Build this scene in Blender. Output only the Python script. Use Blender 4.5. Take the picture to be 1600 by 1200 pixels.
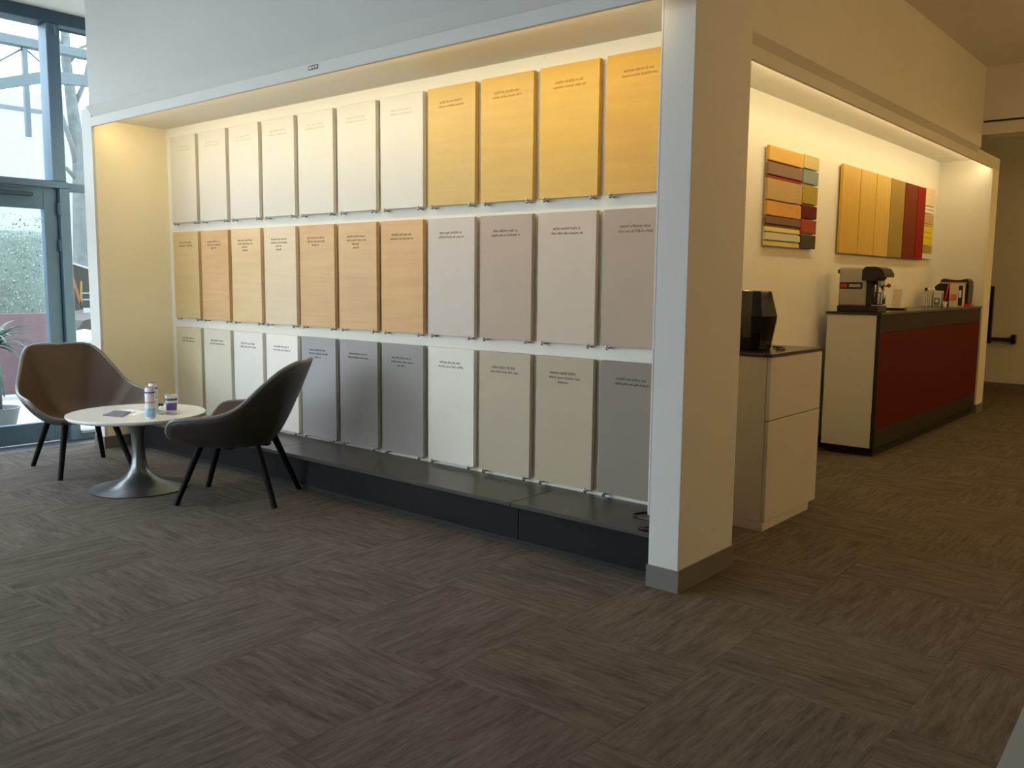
import bpy, bmesh, math, random
from mathutils import Vector, Matrix

# ------------------------------------------------------------------ scene, camera, light
scene = bpy.context.scene
COL = scene.collection
for o in list(bpy.data.objects):
    bpy.data.objects.remove(o)

CAM = Vector((1.761, -3.181, 1.3))
YAW, PITCH, ROLL, FPX = 0.70011, 0.11741, -0.01055, 1372.0
fwd = Vector((-math.sin(YAW) * math.cos(PITCH), math.cos(YAW) * math.cos(PITCH), -math.sin(PITCH)))
right = Vector((math.cos(YAW), math.sin(YAW), 0))
down = fwd.cross(right)
r2 = math.cos(ROLL) * right + math.sin(ROLL) * down
d2 = -math.sin(ROLL) * right + math.cos(ROLL) * down
cam_data = bpy.data.cameras.new('camera')
cam = bpy.data.objects.new('camera', cam_data)
COL.objects.link(cam)
cam.matrix_world = Matrix(((r2.x, -d2.x, -fwd.x, CAM.x), (r2.y, -d2.y, -fwd.y, CAM.y), (r2.z, -d2.z, -fwd.z, CAM.z), (0, 0, 0, 1)))
cam_data.sensor_width = 36.0
cam_data.lens = FPX / 1600 * 36.0
cam_data.clip_start = 0.05
scene.camera = cam


def project(p):
    q = Vector(p) - CAM
    d = q.dot(fwd)
    if d < 0.05:
        return None
    return 800 + FPX * q.dot(r2) / d, 600 + FPX * q.dot(d2) / d


SKY_STRENGTH = 6.6
LED_STRENGTH = 23.0
LED_STRENGTH_COFFEE = 22.0
GLOBE_STRENGTH = 48.0
LED_COLOR = (1.0, 0.79, 0.45)
scene.view_settings.view_transform = 'Standard'
scene.view_settings.look = 'None'
scene.view_settings.exposure = 0.0
scene.view_settings.gamma = 1.0
scene.view_settings.use_curve_mapping = False

world = bpy.data.worlds.new('overcast_sky')
scene.world = world
world.use_nodes = True
bg = world.node_tree.nodes['Background']
bg.inputs['Color'].default_value = (0.87, 0.935, 1.0, 1)
bg.inputs['Strength'].default_value = SKY_STRENGTH

# ------------------------------------------------------------------ materials


def lin(c):
    return tuple((v / 12.92 if v <= 0.04045 else ((v + 0.055) / 1.055) ** 2.4) for v in [k / 255 for k in c])


def base_mat(name):
    m = bpy.data.materials.new(name)
    m.use_nodes = True
    nt = m.node_tree
    return m, nt, nt.nodes['Principled BSDF']


def paint(name, rgb, rough=0.6, var=0.04, scale=6.0, bump=0.0, metal=0.0, bscale=200.0, spec=0.5, coat=0.0):
    m, nt, b = base_mat(name)
    c = lin(rgb)
    tc = nt.nodes.new('ShaderNodeTexCoord')
    n = nt.nodes.new('ShaderNodeTexNoise')
    n.inputs['Scale'].default_value = scale
    n.inputs['Detail'].default_value = 4
    nt.links.new(tc.outputs['Object'], n.inputs['Vector'])
    r = nt.nodes.new('ShaderNodeValToRGB')
    r.color_ramp.elements[0].position = 0.3
    r.color_ramp.elements[1].position = 0.7
    r.color_ramp.elements[0].color = tuple(v * (1 - var) for v in c) + (1,)
    r.color_ramp.elements[1].color = tuple(min(1, v * (1 + var)) for v in c) + (1,)
    nt.links.new(n.outputs['Fac'], r.inputs['Fac'])
    nt.links.new(r.outputs['Color'], b.inputs['Base Color'])
    b.inputs['Roughness'].default_value = rough
    b.inputs['Metallic'].default_value = metal
    b.inputs['Specular IOR Level'].default_value = spec
    b.inputs['Coat Weight'].default_value = coat
    if bump:
        n2 = nt.nodes.new('ShaderNodeTexNoise')
        n2.inputs['Scale'].default_value = bscale
        nt.links.new(tc.outputs['Object'], n2.inputs['Vector'])
        bp = nt.nodes.new('ShaderNodeBump')
        bp.inputs['Strength'].default_value = bump
        bp.inputs['Distance'].default_value = 0.002
        nt.links.new(n2.outputs['Fac'], bp.inputs['Height'])
        nt.links.new(bp.outputs['Normal'], b.inputs['Normal'])
    return m


def wood(name, dark, light, axis=0, rough=0.5, contrast=1.0):
    """grain runs along axis (0=x, 2=z)"""
    m, nt, b = base_mat(name)
    tc = nt.nodes.new('ShaderNodeTexCoord')
    oi = nt.nodes.new('ShaderNodeObjectInfo')
    add = nt.nodes.new('ShaderNodeVectorMath')
    add.operation = 'MULTIPLY_ADD'
    cx = nt.nodes.new('ShaderNodeCombineXYZ')
    for k in range(3):
        nt.links.new(oi.outputs['Random'], cx.inputs[k])
    add.inputs[1].default_value = (13.0, 17.0, 11.0)
    nt.links.new(cx.outputs[0], add.inputs[0])
    nt.links.new(tc.outputs['Object'], add.inputs[2])
    mp = nt.nodes.new('ShaderNodeMapping')
    s = [26.0, 26.0, 26.0]
    s[axis] = 2.2
    mp.inputs['Scale'].default_value = s
    nt.links.new(add.outputs[0], mp.inputs['Vector'])
    n = nt.nodes.new('ShaderNodeTexNoise')
    n.inputs['Scale'].default_value = 1.0
    n.inputs['Detail'].default_value = 6
    n.inputs['Distortion'].default_value = 0.6
    nt.links.new(mp.outputs[0], n.inputs['Vector'])
    n2 = nt.nodes.new('ShaderNodeTexNoise')
    n2.inputs['Scale'].default_value = 3.0
    nt.links.new(add.outputs[0], n2.inputs['Vector'])
    mx = nt.nodes.new('ShaderNodeMath')
    mx.operation = 'MULTIPLY_ADD'
    mx.inputs[1].default_value = 0.6
    nt.links.new(n.outputs['Fac'], mx.inputs[0])
    m3 = nt.nodes.new('ShaderNodeMath')
    m3.operation = 'MULTIPLY'
    m3.inputs[1].default_value = 0.4
    nt.links.new(n2.outputs['Fac'], m3.inputs[0])
    nt.links.new(m3.outputs[0], mx.inputs[2])
    r = nt.nodes.new('ShaderNodeValToRGB')
    r.color_ramp.elements[0].position = 0.5 - 0.2 / contrast
    r.color_ramp.elements[1].position = 0.5 + 0.2 / contrast
    r.color_ramp.elements[0].color = lin(dark) + (1,)
    r.color_ramp.elements[1].color = lin(light) + (1,)
    nt.links.new(mx.outputs[0], r.inputs['Fac'])
    nt.links.new(r.outputs['Color'], b.inputs['Base Color'])
    b.inputs['Roughness'].default_value = rough
    return m


def carpet(name):
    m, nt, b = base_mat(name)
    tc = nt.nodes.new('ShaderNodeTexCoord')
    oi = nt.nodes.new('ShaderNodeObjectInfo')
    cx = nt.nodes.new('ShaderNodeCombineXYZ')
    for k in range(3):
        nt.links.new(oi.outputs['Random'], cx.inputs[k])
    add = nt.nodes.new('ShaderNodeVectorMath')
    add.operation = 'MULTIPLY_ADD'
    add.inputs[1].default_value = (31.0, 47.0, 7.0)
    nt.links.new(cx.outputs[0], add.inputs[0])
    nt.links.new(tc.outputs['Object'], add.inputs[2])

    def noise(sx, sy, detail, dist):
        mp = nt.nodes.new('ShaderNodeMapping')
        mp.inputs['Scale'].default_value = (sx, sy, 1)
        nt.links.new(add.outputs[0], mp.inputs['Vector'])
        n = nt.nodes.new('ShaderNodeTexNoise')
        n.inputs['Scale'].default_value = 1.0
        n.inputs['Detail'].default_value = detail
        n.inputs['Distortion'].default_value = dist
        nt.links.new(mp.outputs[0], n.inputs['Vector'])
        return n
    a = noise(5.0, 42.0, 5, 0.5)
    c = noise(22.0, 170.0, 3, 0.2)
    e = noise(3.0, 7.0, 3, 0.4)
    s1 = nt.nodes.new('ShaderNodeMath'); s1.operation = 'MULTIPLY_ADD'; s1.inputs[1].default_value = 0.5
    s2 = nt.nodes.new('ShaderNodeMath'); s2.operation = 'MULTIPLY_ADD'; s2.inputs[1].default_value = 0.3
    s3 = nt.nodes.new('ShaderNodeMath'); s3.operation = 'MULTIPLY'; s3.inputs[1].default_value = 0.2
    nt.links.new(e.outputs['Fac'], s3.inputs[0])
    nt.links.new(c.outputs['Fac'], s2.inputs[0]); nt.links.new(s3.outputs[0], s2.inputs[2])
    nt.links.new(a.outputs['Fac'], s1.inputs[0]); nt.links.new(s2.outputs[0], s1.inputs[2])
    r = nt.nodes.new('ShaderNodeValToRGB')
    r.color_ramp.elements[0].position = 0.36
    r.color_ramp.elements[1].position = 0.66
    r.color_ramp.elements[0].color = lin((77, 69, 62)) + (1,)
    r.color_ramp.elements[1].color = lin((116, 107, 99)) + (1,)
    nt.links.new(s1.outputs[0], r.inputs['Fac'])
    nt.links.new(r.outputs['Color'], b.inputs['Base Color'])
    b.inputs['Roughness'].default_value = 0.95
    b.inputs['Specular IOR Level'].default_value = 0.15
    bp = nt.nodes.new('ShaderNodeBump')
    bp.inputs['Strength'].default_value = 0.5
    bp.inputs['Distance'].default_value = 0.004
    nt.links.new(s1.outputs[0], bp.inputs['Height'])
    nt.links.new(bp.outputs['Normal'], b.inputs['Normal'])
    return m


def glass(name, tint=(0.93, 0.97, 0.98), refl=1.0, rough=0.0):
    m = bpy.data.materials.new(name)
    m.use_nodes = True
    nt = m.node_tree
    nt.nodes.clear()
    out = nt.nodes.new('ShaderNodeOutputMaterial')
    mix = nt.nodes.new('ShaderNodeMixShader')
    tr = nt.nodes.new('ShaderNodeBsdfTransparent')
    gl = nt.nodes.new('ShaderNodeBsdfGlossy')
    lw = nt.nodes.new('ShaderNodeLayerWeight')
    lw.inputs['Blend'].default_value = 0.5
    pw = nt.nodes.new('ShaderNodeMath')
    pw.operation = 'POWER'
    pw.inputs[1].default_value = 5.0
    nt.links.new(lw.outputs['Facing'], pw.inputs[0])
    fr = nt.nodes.new('ShaderNodeMath')
    fr.operation = 'MULTIPLY_ADD'
    fr.inputs[1].default_value = 0.9
    fr.inputs[2].default_value = 0.035
    nt.links.new(pw.outputs[0], fr.inputs[0])
    sc = nt.nodes.new('ShaderNodeMath')
    sc.operation = 'MULTIPLY'
    sc.inputs[1].default_value = refl
    tr.inputs['Color'].default_value = tint + (1,)
    gl.inputs['Roughness'].default_value = rough
    nt.links.new(fr.outputs[0], sc.inputs[0])
    nt.links.new(sc.outputs[0], mix.inputs['Fac'])
    nt.links.new(tr.outputs[0], mix.inputs[1])
    nt.links.new(gl.outputs[0], mix.inputs[2])
    nt.links.new(mix.outputs[0], out.inputs['Surface'])
    return m


def emit(name, color, strength):
    m = bpy.data.materials.new(name)
    m.use_nodes = True
    nt = m.node_tree
    nt.nodes.clear()
    out = nt.nodes.new('ShaderNodeOutputMaterial')
    e = nt.nodes.new('ShaderNodeEmission')
    e.inputs['Color'].default_value = color + (1,)
    e.inputs['Strength'].default_value = strength
    nt.links.new(e.outputs[0], out.inputs['Surface'])
    return m


M = {
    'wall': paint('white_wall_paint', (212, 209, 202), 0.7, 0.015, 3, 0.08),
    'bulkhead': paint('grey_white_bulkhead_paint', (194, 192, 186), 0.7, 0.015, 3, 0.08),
    'ceil': paint('ceiling_paint', (232, 228, 220), 0.8, 0.02, 3),
    'cream': paint('led_glow_side_paint', (253, 240, 204), 0.65, 0.012, 3),  # warm LED glow on the niche side wall is put into this paint
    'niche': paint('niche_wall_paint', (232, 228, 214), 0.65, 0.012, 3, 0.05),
    'base': paint('grey_baseboard', (112, 106, 98), 0.5, 0.05, 8),
    'carpet': carpet('streaked_grey_brown_carpet'),
    'plinth_top': paint('dark_laminate_top', (66, 62, 58), 0.33, 0.06, 5, 0.05, 0, 300),
    'plinth_face': paint('near_black_laminate', (20, 20, 22), 0.55, 0.12, 7, spec=0.2),
    'black': paint('matte_black', (16, 15, 15), 0.55, 0.1, 10),
    'steel_frame': paint('slate_blue_metal', (94, 118, 136), 0.42, 0.04, 6, 0, 0.25),
    'steel_dark': paint('dark_slate_metal', (62, 84, 100), 0.45, 0.04, 6, 0, 0.2),
    'mat_strip': paint('ribbed_threshold_metal', (96, 104, 110), 0.55, 0.12, 40, 0.4, 0.3, 90),
    'glass': glass('window_glass'),
    'leather_in': paint('brown_leather_inner', (74, 50, 31), 0.4, 0.10, 8, 0.15, 0, 350),
    'leather_out': paint('charcoal_leather_outer', (58, 54, 50), 0.4, 0.08, 8, 0.15, 0, 350),
    'piping': paint('piping_window_sheen', (112, 110, 108), 0.28, 0.08, 8),  # lightened: window reflection along the chair rim is put into the colour
    'leg': paint('black_stained_wood', (12, 11, 11), 0.6, 0.15, 12, spec=0.15),
    'table_top': paint('white_laminate', (248, 245, 240), 0.13, 0.02, 4),
    'daylit_white': paint('daylight_tinted_laminate', (150, 162, 172), 0.4, 0.02, 4),  # white table top with cool daylight mixed into its colour
    'table_edge': paint('cream_table_edge', (205, 192, 168), 0.45, 0.03, 4),
    'alu': paint('brushed_grey_aluminium', (122, 126, 128), 0.28, 0.06, 9, 0, 0.85),
    'chrome': paint('chrome', (190, 192, 195), 0.15, 0.03, 9, 0, 1.0),
    'cab_white': paint('white_lacquer', (205, 200, 190), 0.38, 0.015, 3),
    'stone': paint('black_stone_top', (34, 32, 31), 0.22, 0.25, 60),
    'red': paint('dark_red_laminate', (88, 5, 2), 0.6, 0.06, 5, spec=0.15),
    'dark_brown': paint('dark_grey_brown_laminate', (48, 42, 37), 0.55, 0.06, 5, spec=0.25),
    'gloss_black': paint('glossy_black_ceramic', (5, 5, 6), 0.05, 0.1, 5, 0, 0, 200, 0.6, 0.6),
    'black_plastic': paint('black_plastic', (20, 19, 19), 0.3, 0.1, 9),
    'grey_metal': paint('grey_coated_metal', (168, 160, 150), 0.4, 0.03, 6, 0, 0.3),
    'red_plastic': paint('red_plastic', (190, 24, 28), 0.35, 0.05, 9),
    'paper': paint('white_paper', (235, 232, 226), 0.8, 0.02, 20),
    'carton': paint('beige_carton', (214, 196, 160), 0.7, 0.05, 14),
    'orange_print': paint('orange_print', (214, 120, 60), 0.7, 0.1, 20),
    'print': paint('dark_print', (58, 52, 48), 0.8, 0.1, 30),
    'print_grey': paint('grey_print', (120, 112, 100), 0.8, 0.1, 30),
    'ink_dark': paint('grey_brown_ink', (84, 72, 60), 0.8, 0.1, 30),
    'ink_pale': paint('pale_grey_ink', (204, 190, 162), 0.8, 0.1, 30),
    'ink_wood': paint('ochre_ink', (150, 112, 40), 0.8, 0.1, 30),
    'blue_print': paint('blue_print', (70, 84, 140), 0.6, 0.08, 30),
    'violet_print': paint('violet_print', (104, 92, 160), 0.6, 0.08, 30),
    'pale_blue': paint('pale_blue_print', (150, 196, 220), 0.5, 0.08, 30),
    'can': paint('white_can_print', (226, 224, 230), 0.3, 0.03, 30),
    'pink': paint('pale_pink_print', (214, 176, 190), 0.5, 0.08, 30),
    'booklet': paint('mauve_booklet_cover', (108, 96, 112), 0.5, 0.1, 40),
    'clear': glass('clear_acrylic', (0.94, 0.95, 0.95), 1.2),
    'led': emit('led_diffuser', LED_COLOR, LED_STRENGTH),
    'led_coffee': emit('led_diffuser_coffee', LED_COLOR, LED_STRENGTH_COFFEE),
    'globe': emit('opal_globe', (1.0, 0.60, 0.17), GLOBE_STRENGTH),
    'pave': paint('pale_paving', (188, 190, 188), 0.8, 0.05, 2),
    'bark': paint('grey_bark', (84, 92, 94), 0.9, 0.25, 9, 0.6, 0, 25),
    'canopy': paint('galvanised_canopy_steel', (74, 88, 94), 0.5, 0.06, 4, 0, 0.2),
    'facade': paint('pale_facade', (138, 143, 146), 0.85, 0.03, 1),
    'facade_win': paint('facade_window_grey', (62, 72, 78), 0.4, 0.05, 2),
    'red_fence': paint('red_brown_fence', (108, 86, 92), 0.7, 0.08, 3),
    'leaf': paint('grey_green_leaf', (98, 116, 110), 0.6, 0.3, 30),
    'leaf_pale': paint('pale_leaf', (164, 180, 176), 0.5, 0.2, 30),
    'palm': paint('dark_green_frond', (52, 84, 72), 0.5, 0.25, 20),
    'dark_sign': paint('dark_hoarding', (20, 25, 29), 0.6, 0.1, 3, spec=0.2),
    'orange': paint('orange_paint', (120, 62, 36), 0.6, 0.1, 8),
    'yellow': paint('yellow_paint', (130, 98, 30), 0.6, 0.1, 8),
    'car': paint('dark_car_paint', (14, 17, 20), 0.35, 0.06, 3, 0, 0.0),
    'white_paint': paint('white_paint', (150, 154, 160), 0.4, 0.02, 3),
    'planter': paint('beige_planter_wood', (84, 76, 58), 0.7, 0.08, 6),
    'pot': paint('grey_pot', (120, 124, 124), 0.7, 0.1, 6),
}

# ------------------------------------------------------------------ mesh helpers


class MB:
    def __init__(self):
        self.bm = bmesh.new()

    def box(self, x0, x1, y0, y1, z0, z1, bev=0.0, seg=1):
        vs = [self.bm.verts.new(c) for c in ((x0, y0, z0), (x1, y0, z0), (x1, y1, z0), (x0, y1, z0),
                                             (x0, y0, z1), (x1, y0, z1), (x1, y1, z1), (x0, y1, z1))]
        fs = [self.bm.faces.new([vs[i] for i in f]) for f in
              ((3, 2, 1, 0), (4, 5, 6, 7), (0, 1, 5, 4), (1, 2, 6, 5), (2, 3, 7, 6), (3, 0, 4, 7))]
        if bev:
            es = list({e for f in fs for e in f.edges})
            bmesh.ops.bevel(self.bm, geom=es, offset=bev, segments=seg, affect='EDGES', profile=0.5)
        return self

    def tube(self, pts, radii, n=10, caps=True):
        pts = [Vector(p) for p in pts]
        if not hasattr(radii, '__len__'):
            radii = [radii] * len(pts)
        rings = []
        prev = None
        for i, p in enumerate(pts):
            t = (pts[min(i + 1, len(pts) - 1)] - pts[max(i - 1, 0)]).normalized()
            if prev is None:
                a = Vector((0, 0, 1)) if abs(t.z) < 0.9 else Vector((1, 0, 0))
                u = t.cross(a).normalized()
            else:
                u = (prev - t * prev.dot(t)).normalized()
            prev = u
            v = t.cross(u)
            rings.append([self.bm.verts.new(p + (u * math.cos(2 * math.pi * k / n) + v * math.sin(2 * math.pi * k / n)) * radii[i]) for k in range(n)])
        for a, b in zip(rings, rings[1:]):
            for k in range(n):
                self.bm.faces.new((a[k], a[(k + 1) % n], b[(k + 1) % n], b[k]))
        if caps:
            self.bm.faces.new(list(reversed(rings[0])))
            self.bm.faces.new(rings[-1])
        return self

    def lathe(self, prof, c=(0, 0, 0), n=32, phase=0.0):
        rings = []
        for r, z in prof:
            rings.append([self.bm.verts.new((c[0] + r * math.cos(2 * math.pi * k / n + phase), c[1] + r * math.sin(2 * math.pi * k / n + phase), c[2] + z)) for k in range(n)])
        for a, b in zip(rings, rings[1:]):
            for k in range(n):
                self.bm.faces.new((a[k], a[(k + 1) % n], b[(k + 1) % n], b[k]))
        self.bm.faces.new(list(reversed(rings[0])))
        self.bm.faces.new(rings[-1])
        return self

    def prism(self, poly, axis, a, b):
        """poly: 2D points; extruded along axis from a to b"""
        def P(u, v, w):
            return {0: (w, u, v), 1: (u, w, v), 2: (u, v, w)}[axis]
        va = [self.bm.verts.new(P(u, v, a)) for u, v in poly]
        vb = [self.bm.verts.new(P(u, v, b)) for u, v in poly]
        self.bm.faces.new(va)
        self.bm.faces.new(list(reversed(vb)))
        n = len(poly)
        for k in range(n):
            self.bm.faces.new((va[(k + 1) % n], va[k], vb[k], vb[(k + 1) % n]))
        return self

    def sphere(self, c, r, u=12, v=8, scale=(1, 1, 1)):
        mat = Matrix.Translation(c) @ Matrix.Diagonal((scale[0], scale[1], scale[2], 1))
        bmesh.ops.create_uvsphere(self.bm, u_segments=u, v_segments=v, radius=r, matrix=mat)
        return self

    def build(self, name, mat, parent=None, smooth=False, origin=None):
        bmesh.ops.recalc_face_normals(self.bm, faces=self.bm.faces)
        off = Vector(origin) if origin is not None else Vector((0, 0, 0))
        if parent is not None and origin is None:
            off = Vector(parent.get('_o', (0, 0, 0)))
        if off.length:
            bmesh.ops.translate(self.bm, verts=self.bm.verts, vec=-off)
        me = bpy.data.meshes.new(name)
        self.bm.to_mesh(me)
        self.bm.free()
        me.materials.append(M[mat] if isinstance(mat, str) else mat)
        if smooth:
            for p in me.polygons:
                p.use_smooth = True
            if smooth is not True:
                me.set_sharp_from_angle(angle=math.radians(smooth))
        o = bpy.data.objects.new(name, me)
        COL.objects.link(o)
        if parent is not None and origin is None:
            o['_o'] = tuple(off)
        if parent is not None:
            o.parent = parent
            if origin is not None:
                o.location = off - Vector(parent.get('_o', (0, 0, 0)))
        elif origin is not None:
            o.location = off
        return o


def tag(o, label, cat, group=None, kind=None):
    o['label'] = label
    o['category'] = cat
    if group:
        o['group'] = group
    if kind:
        o['kind'] = kind
    return o


ROOTS = []


def thing(name, label, cat, loc=(0, 0, 0), group=None):
    o = bpy.data.objects.new(name, None)
    COL.objects.link(o)
    o.empty_display_size = 0.1
    o.location = loc
    o['_o'] = tuple(float(v) for v in loc)
    ROOTS.append(o)
    return tag(o, label, cat, group)


def struct(name, label, boxes=None, mat='wall', cat=None, bev=0.0):
    mb = MB()
    for b in boxes:
        mb.box(*b, bev)
    o = mb.build(name, mat)
    o['kind'] = 'structure'
    o['label'] = label
    o['category'] = cat or name.split('_')[0]
    return o


def group_struct(name, label, cat, loc):
    o = thing(name, label, cat, loc)
    o['kind'] = 'structure'
    return o


def copy_tree(o, parent=None):
    c = o.copy()
    COL.objects.link(c)
    c.parent = parent
    for ch in list(o.children):
        copy_tree(ch, c)
    return c


random.seed(7)
CEIL = 3.28

# ------------------------------------------------------------------ structure: floor with carpet tiles
floor = struct('floor', 'grey-brown streaked carpet tile floor of the showroom', [(-5.05, 4.5, -7.0, 9.3, -0.12, -0.006)], 'carpet', 'floor')
P = 0.62
tile_me = None
cands = []
for i in range(-10, 8):
    for j in range(-8, 16):
        x0, y0 = 0.43 + P * i - P, 0.05 + P * j - P
        cx, cy = x0 + P / 2, y0 + P / 2
        if cx - P / 2 < -5.06 or cx + P / 2 > 4.5 or cy + P / 2 > 9.35:
            if not (cx > -5.0 and cx < 4.2 and cy < 9.1):
                continue
        if -4.75 < x0 and x0 + P < -0.40 and 0.1 < y0 and y0 + P < 6.6:
            continue
        best = None
        for dx in (0, 0.5, 1):
            for dy in (0, 0.5, 1):
                q = project((x0 + P * dx, y0 + P * dy, 0))
                if q:
                    d = max(-q[0], q[0] - 1600, 0) + max(-q[1], q[1] - 1200, 0)
                    best = d if best is None else min(best, d)
        if best is not None and best < 260:
            cands.append((best, i, j, cx, cy))
cands.sort()
for best, i, j, cx, cy in cands[:296]:
    if tile_me is None:
        mb = MB()
        mb.box(-P / 2 + 0.0003, P / 2 - 0.0003, -P / 2 + 0.0003, P / 2 - 0.0003, -0.0058, 0, 0.0005)
        t = mb.build('carpet_tile', 'carpet', floor)
        tile_me = t.data
    else:
        t = bpy.data.objects.new('carpet_tile', tile_me)
        COL.objects.link(t)
        t.parent = floor
    t.location = (cx, cy, random.uniform(-0.0003, 0.0003))
    if (i + j) % 2 == 0:
        t.rotation_euler.z = math.pi / 2
    if random.random() < 0.5:
        t.rotation_euler.z += math.pi

struct('floor_threshold', 'grey metal threshold strip along the glazed wall', [(-5.5, -5.05, -7.0, 1.5, -0.12, -0.002)], 'mat_strip', 'floor')
struct('ceiling', 'plain painted ceiling of the showroom', [(-5.6, 4.6, -7.1, 9.4, CEIL, CEIL + 0.15)], 'ceil')
struct('wall_right', 'plain white wall closing the hall on the right', [(4.5, 4.65, -7.0, 9.4, 0, CEIL)])
BACK_X = -1.9  # right end of the added glazing, set by the daylight it lets in
struct('wall_behind', 'plain white wall behind the viewer', [(BACK_X, 4.65, -7.15, -7.0, 0, CEIL)])
struct('wall_far', 'beige shaded wall at the far end of the hall', [(-5.0, 4.65, 9.3, 9.45, 0, CEIL)])
struct('wall_far_side', 'plain wall behind the partition at the far end', [(-3.1, -3.0, 6.9, 9.4, 0, CEIL)])
struct('baseboard_far', 'dark grey skirting along the far wall', [(-3.0, 4.5, 9.285, 9.3, 0, 0.075)], 'base')

# partition with its two lit niches
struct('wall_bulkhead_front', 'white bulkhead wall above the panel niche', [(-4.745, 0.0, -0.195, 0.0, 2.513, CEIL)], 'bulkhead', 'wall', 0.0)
struct('wall_bulkhead_right', 'shaded bulkhead wall above the coffee niche', [(-0.45, -0.30, 0.0, 5.95, 2.567, CEIL)], 'wall', 'wall', 0.0)
struct('wall_core', 'hidden core of the partition', [(-4.71, -0.45, 0.0, 0.30, 2.56, CEIL), (-1.6, -1.45, 0.6, 6.9, 0, CEIL), (-1.45, -0.45, 5.95, 6.2, 2.70, CEIL)], 'wall')
ch = MB().prism([(-0.195, 2.513), (-0.15, 2.447), (0.0, 2.447), (0.0, 2.513)], 0, -4.80, -0.0).build('trim_5', 'wall')
tag(ch, 'sloping underside of the bulkhead above the panel niche', 'trim', None, 'structure')
ch = MB().prism([(-0.30, 2.567), (-0.336, 2.525), (-0.356, 2.525), (-0.356, 2.567)], 1, 0.5, 5.95).build('trim_6', 'wall')
tag(ch, 'sloping underside of the bulkhead above the coffee niche', 'trim', None, 'structure')
struct('trim_1', 'white frame lintel over the panel niche', [(-4.82, 0.0, -0.15, -0.13, 2.38, 2.447)], 'wall', 'trim', 0.002)
struct('trim_2', 'white left jamb of the panel niche', [(-4.97, -4.82, -0.15, -0.13, 0, 2.513)], 'wall', 'trim', 0.0)
struct('wall_niche_side', 'side wall of the panel niche, warm LED glow painted in', [(-4.97, -4.82, -0.13, 0.55, 0, 2.47)], 'cream')
struct('trim_3', 'lintel frame over the coffee niche', [(-0.356, -0.336, 0.55, 6.92, 2.45, 2.525), (-0.45, -0.336, 5.95, 6.92, 2.525, 2.567)], 'wall', 'trim', 0.002)
struct('trim_4', 'far jamb pillar of the coffee niche', [(-0.95, -0.356, 6.65, 6.92, 0, 2.56), (-0.356, -0.336, 6.65, 6.92, 0, 2.45)], 'niche', 'trim', 0.002)
struct('wall_niche_back', 'warm lit back wall of the panel niche', [(-4.82, -0.144, 0.43, 0.55, 0, 2.50)], 'niche')
struct('ceiling_niche', 'warm lit soffit of the panel niche', [(-4.82, -0.144, -0.13, 0.43, 2.435, 2.447)], 'niche')
struct('wall_coffee_niche', 'warm lit back wall of the coffee niche', [(-0.95, -0.83, 0.55, 6.65, 0, 2.66)], 'niche')
struct('ceiling_coffee_niche', 'warm lit soffit of the coffee niche', [(-0.83, -0.356, 0.55, 6.65, 2.545, 2.5665)], 'niche')
struct('wall_left_return', 'side of the partition facing the glazed wall', [(-4.97, -4.90, 0.55, 9.4, 0, CEIL), (-5.6, -4.97, 1.5, 1.6, 0, CEIL), (-4.97, -4.71, 0.0, 0.55, 2.47, CEIL)], 'wall')
col = struct('wall_column', 'square white corner column between the two niches', [(-0.144, 0.0, 0.0, 0.5, 0, CEIL), (-0.155, -0.144, 0.0, 0.43, 0.31, 2.435)], 'wall', 'column', 0.002)
struct('baseboard_column', 'grey skirting around the corner column', [(-0.149, 0.007, -0.007, 0.0, 0, 0.095), (0.0, 0.007, 0.0, 0.507, 0, 0.095), (-0.144, 0.0, 0.5, 0.507, 0, 0.095)], 'base')
struct('baseboard_left', 'grey skirting around the left niche jamb', [(-4.977, -4.813, -0.157, -0.15, 0, 0.09), (-4.82, -4.813, -0.15, 0.05, 0, 0.09)], 'base')
struct('baseboard_pillar', 'grey skirting on the far pillar', [(-0.93, -0.329, 6.643, 6.65, 0, 0.09), (-0.336, -0.329, 6.65, 6.92, 0, 0.09)], 'base')
struct('baseboard_coffee', 'grey skirting in the coffee niche', [(-0.83, -0.823, 0.55, 6.64, 0, 0.09)], 'base')
struct('wall_downstand', 'shaded downstand beam crossing the hall', [(-0.30, 4.5, 5.95, 6.2, 2.675, CEIL)], 'wall')
tr = MB().box(-0.29, 4.4, 5.935, 5.95, 2.785, 2.80).build('curtain_track', 'black')
tag(tr, 'thin black track line on the beam across the hall', 'track')

# ------------------------------------------------------------------ LED strips
led = thing('led_strip', 'long warm light strip hidden behind the lintel over the sample panels', 'light strip', (-2.5, -0.12, 2.40))
MB().box(-4.78, -0.22, -0.13, -0.126, 2.390, 2.430).build('profile', 'alu', led)
MB().box(-4.70, -0.24, -0.126, -0.104, 2.396, 2.420).build('diffuser', 'led', led)
led = thing('led_strip', 'long warm light strip hidden behind the lintel of the coffee niche', 'light strip', (-0.37, 3.6, 2.47))
MB().box(-0.360, -0.356, 0.6, 6.6, 2.462, 2.500).build('profile', 'alu', led)
MB().box(-0.380, -0.360, 0.61, 6.59, 2.470, 2.494).build('diffuser', 'led_coffee', led)
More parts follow.
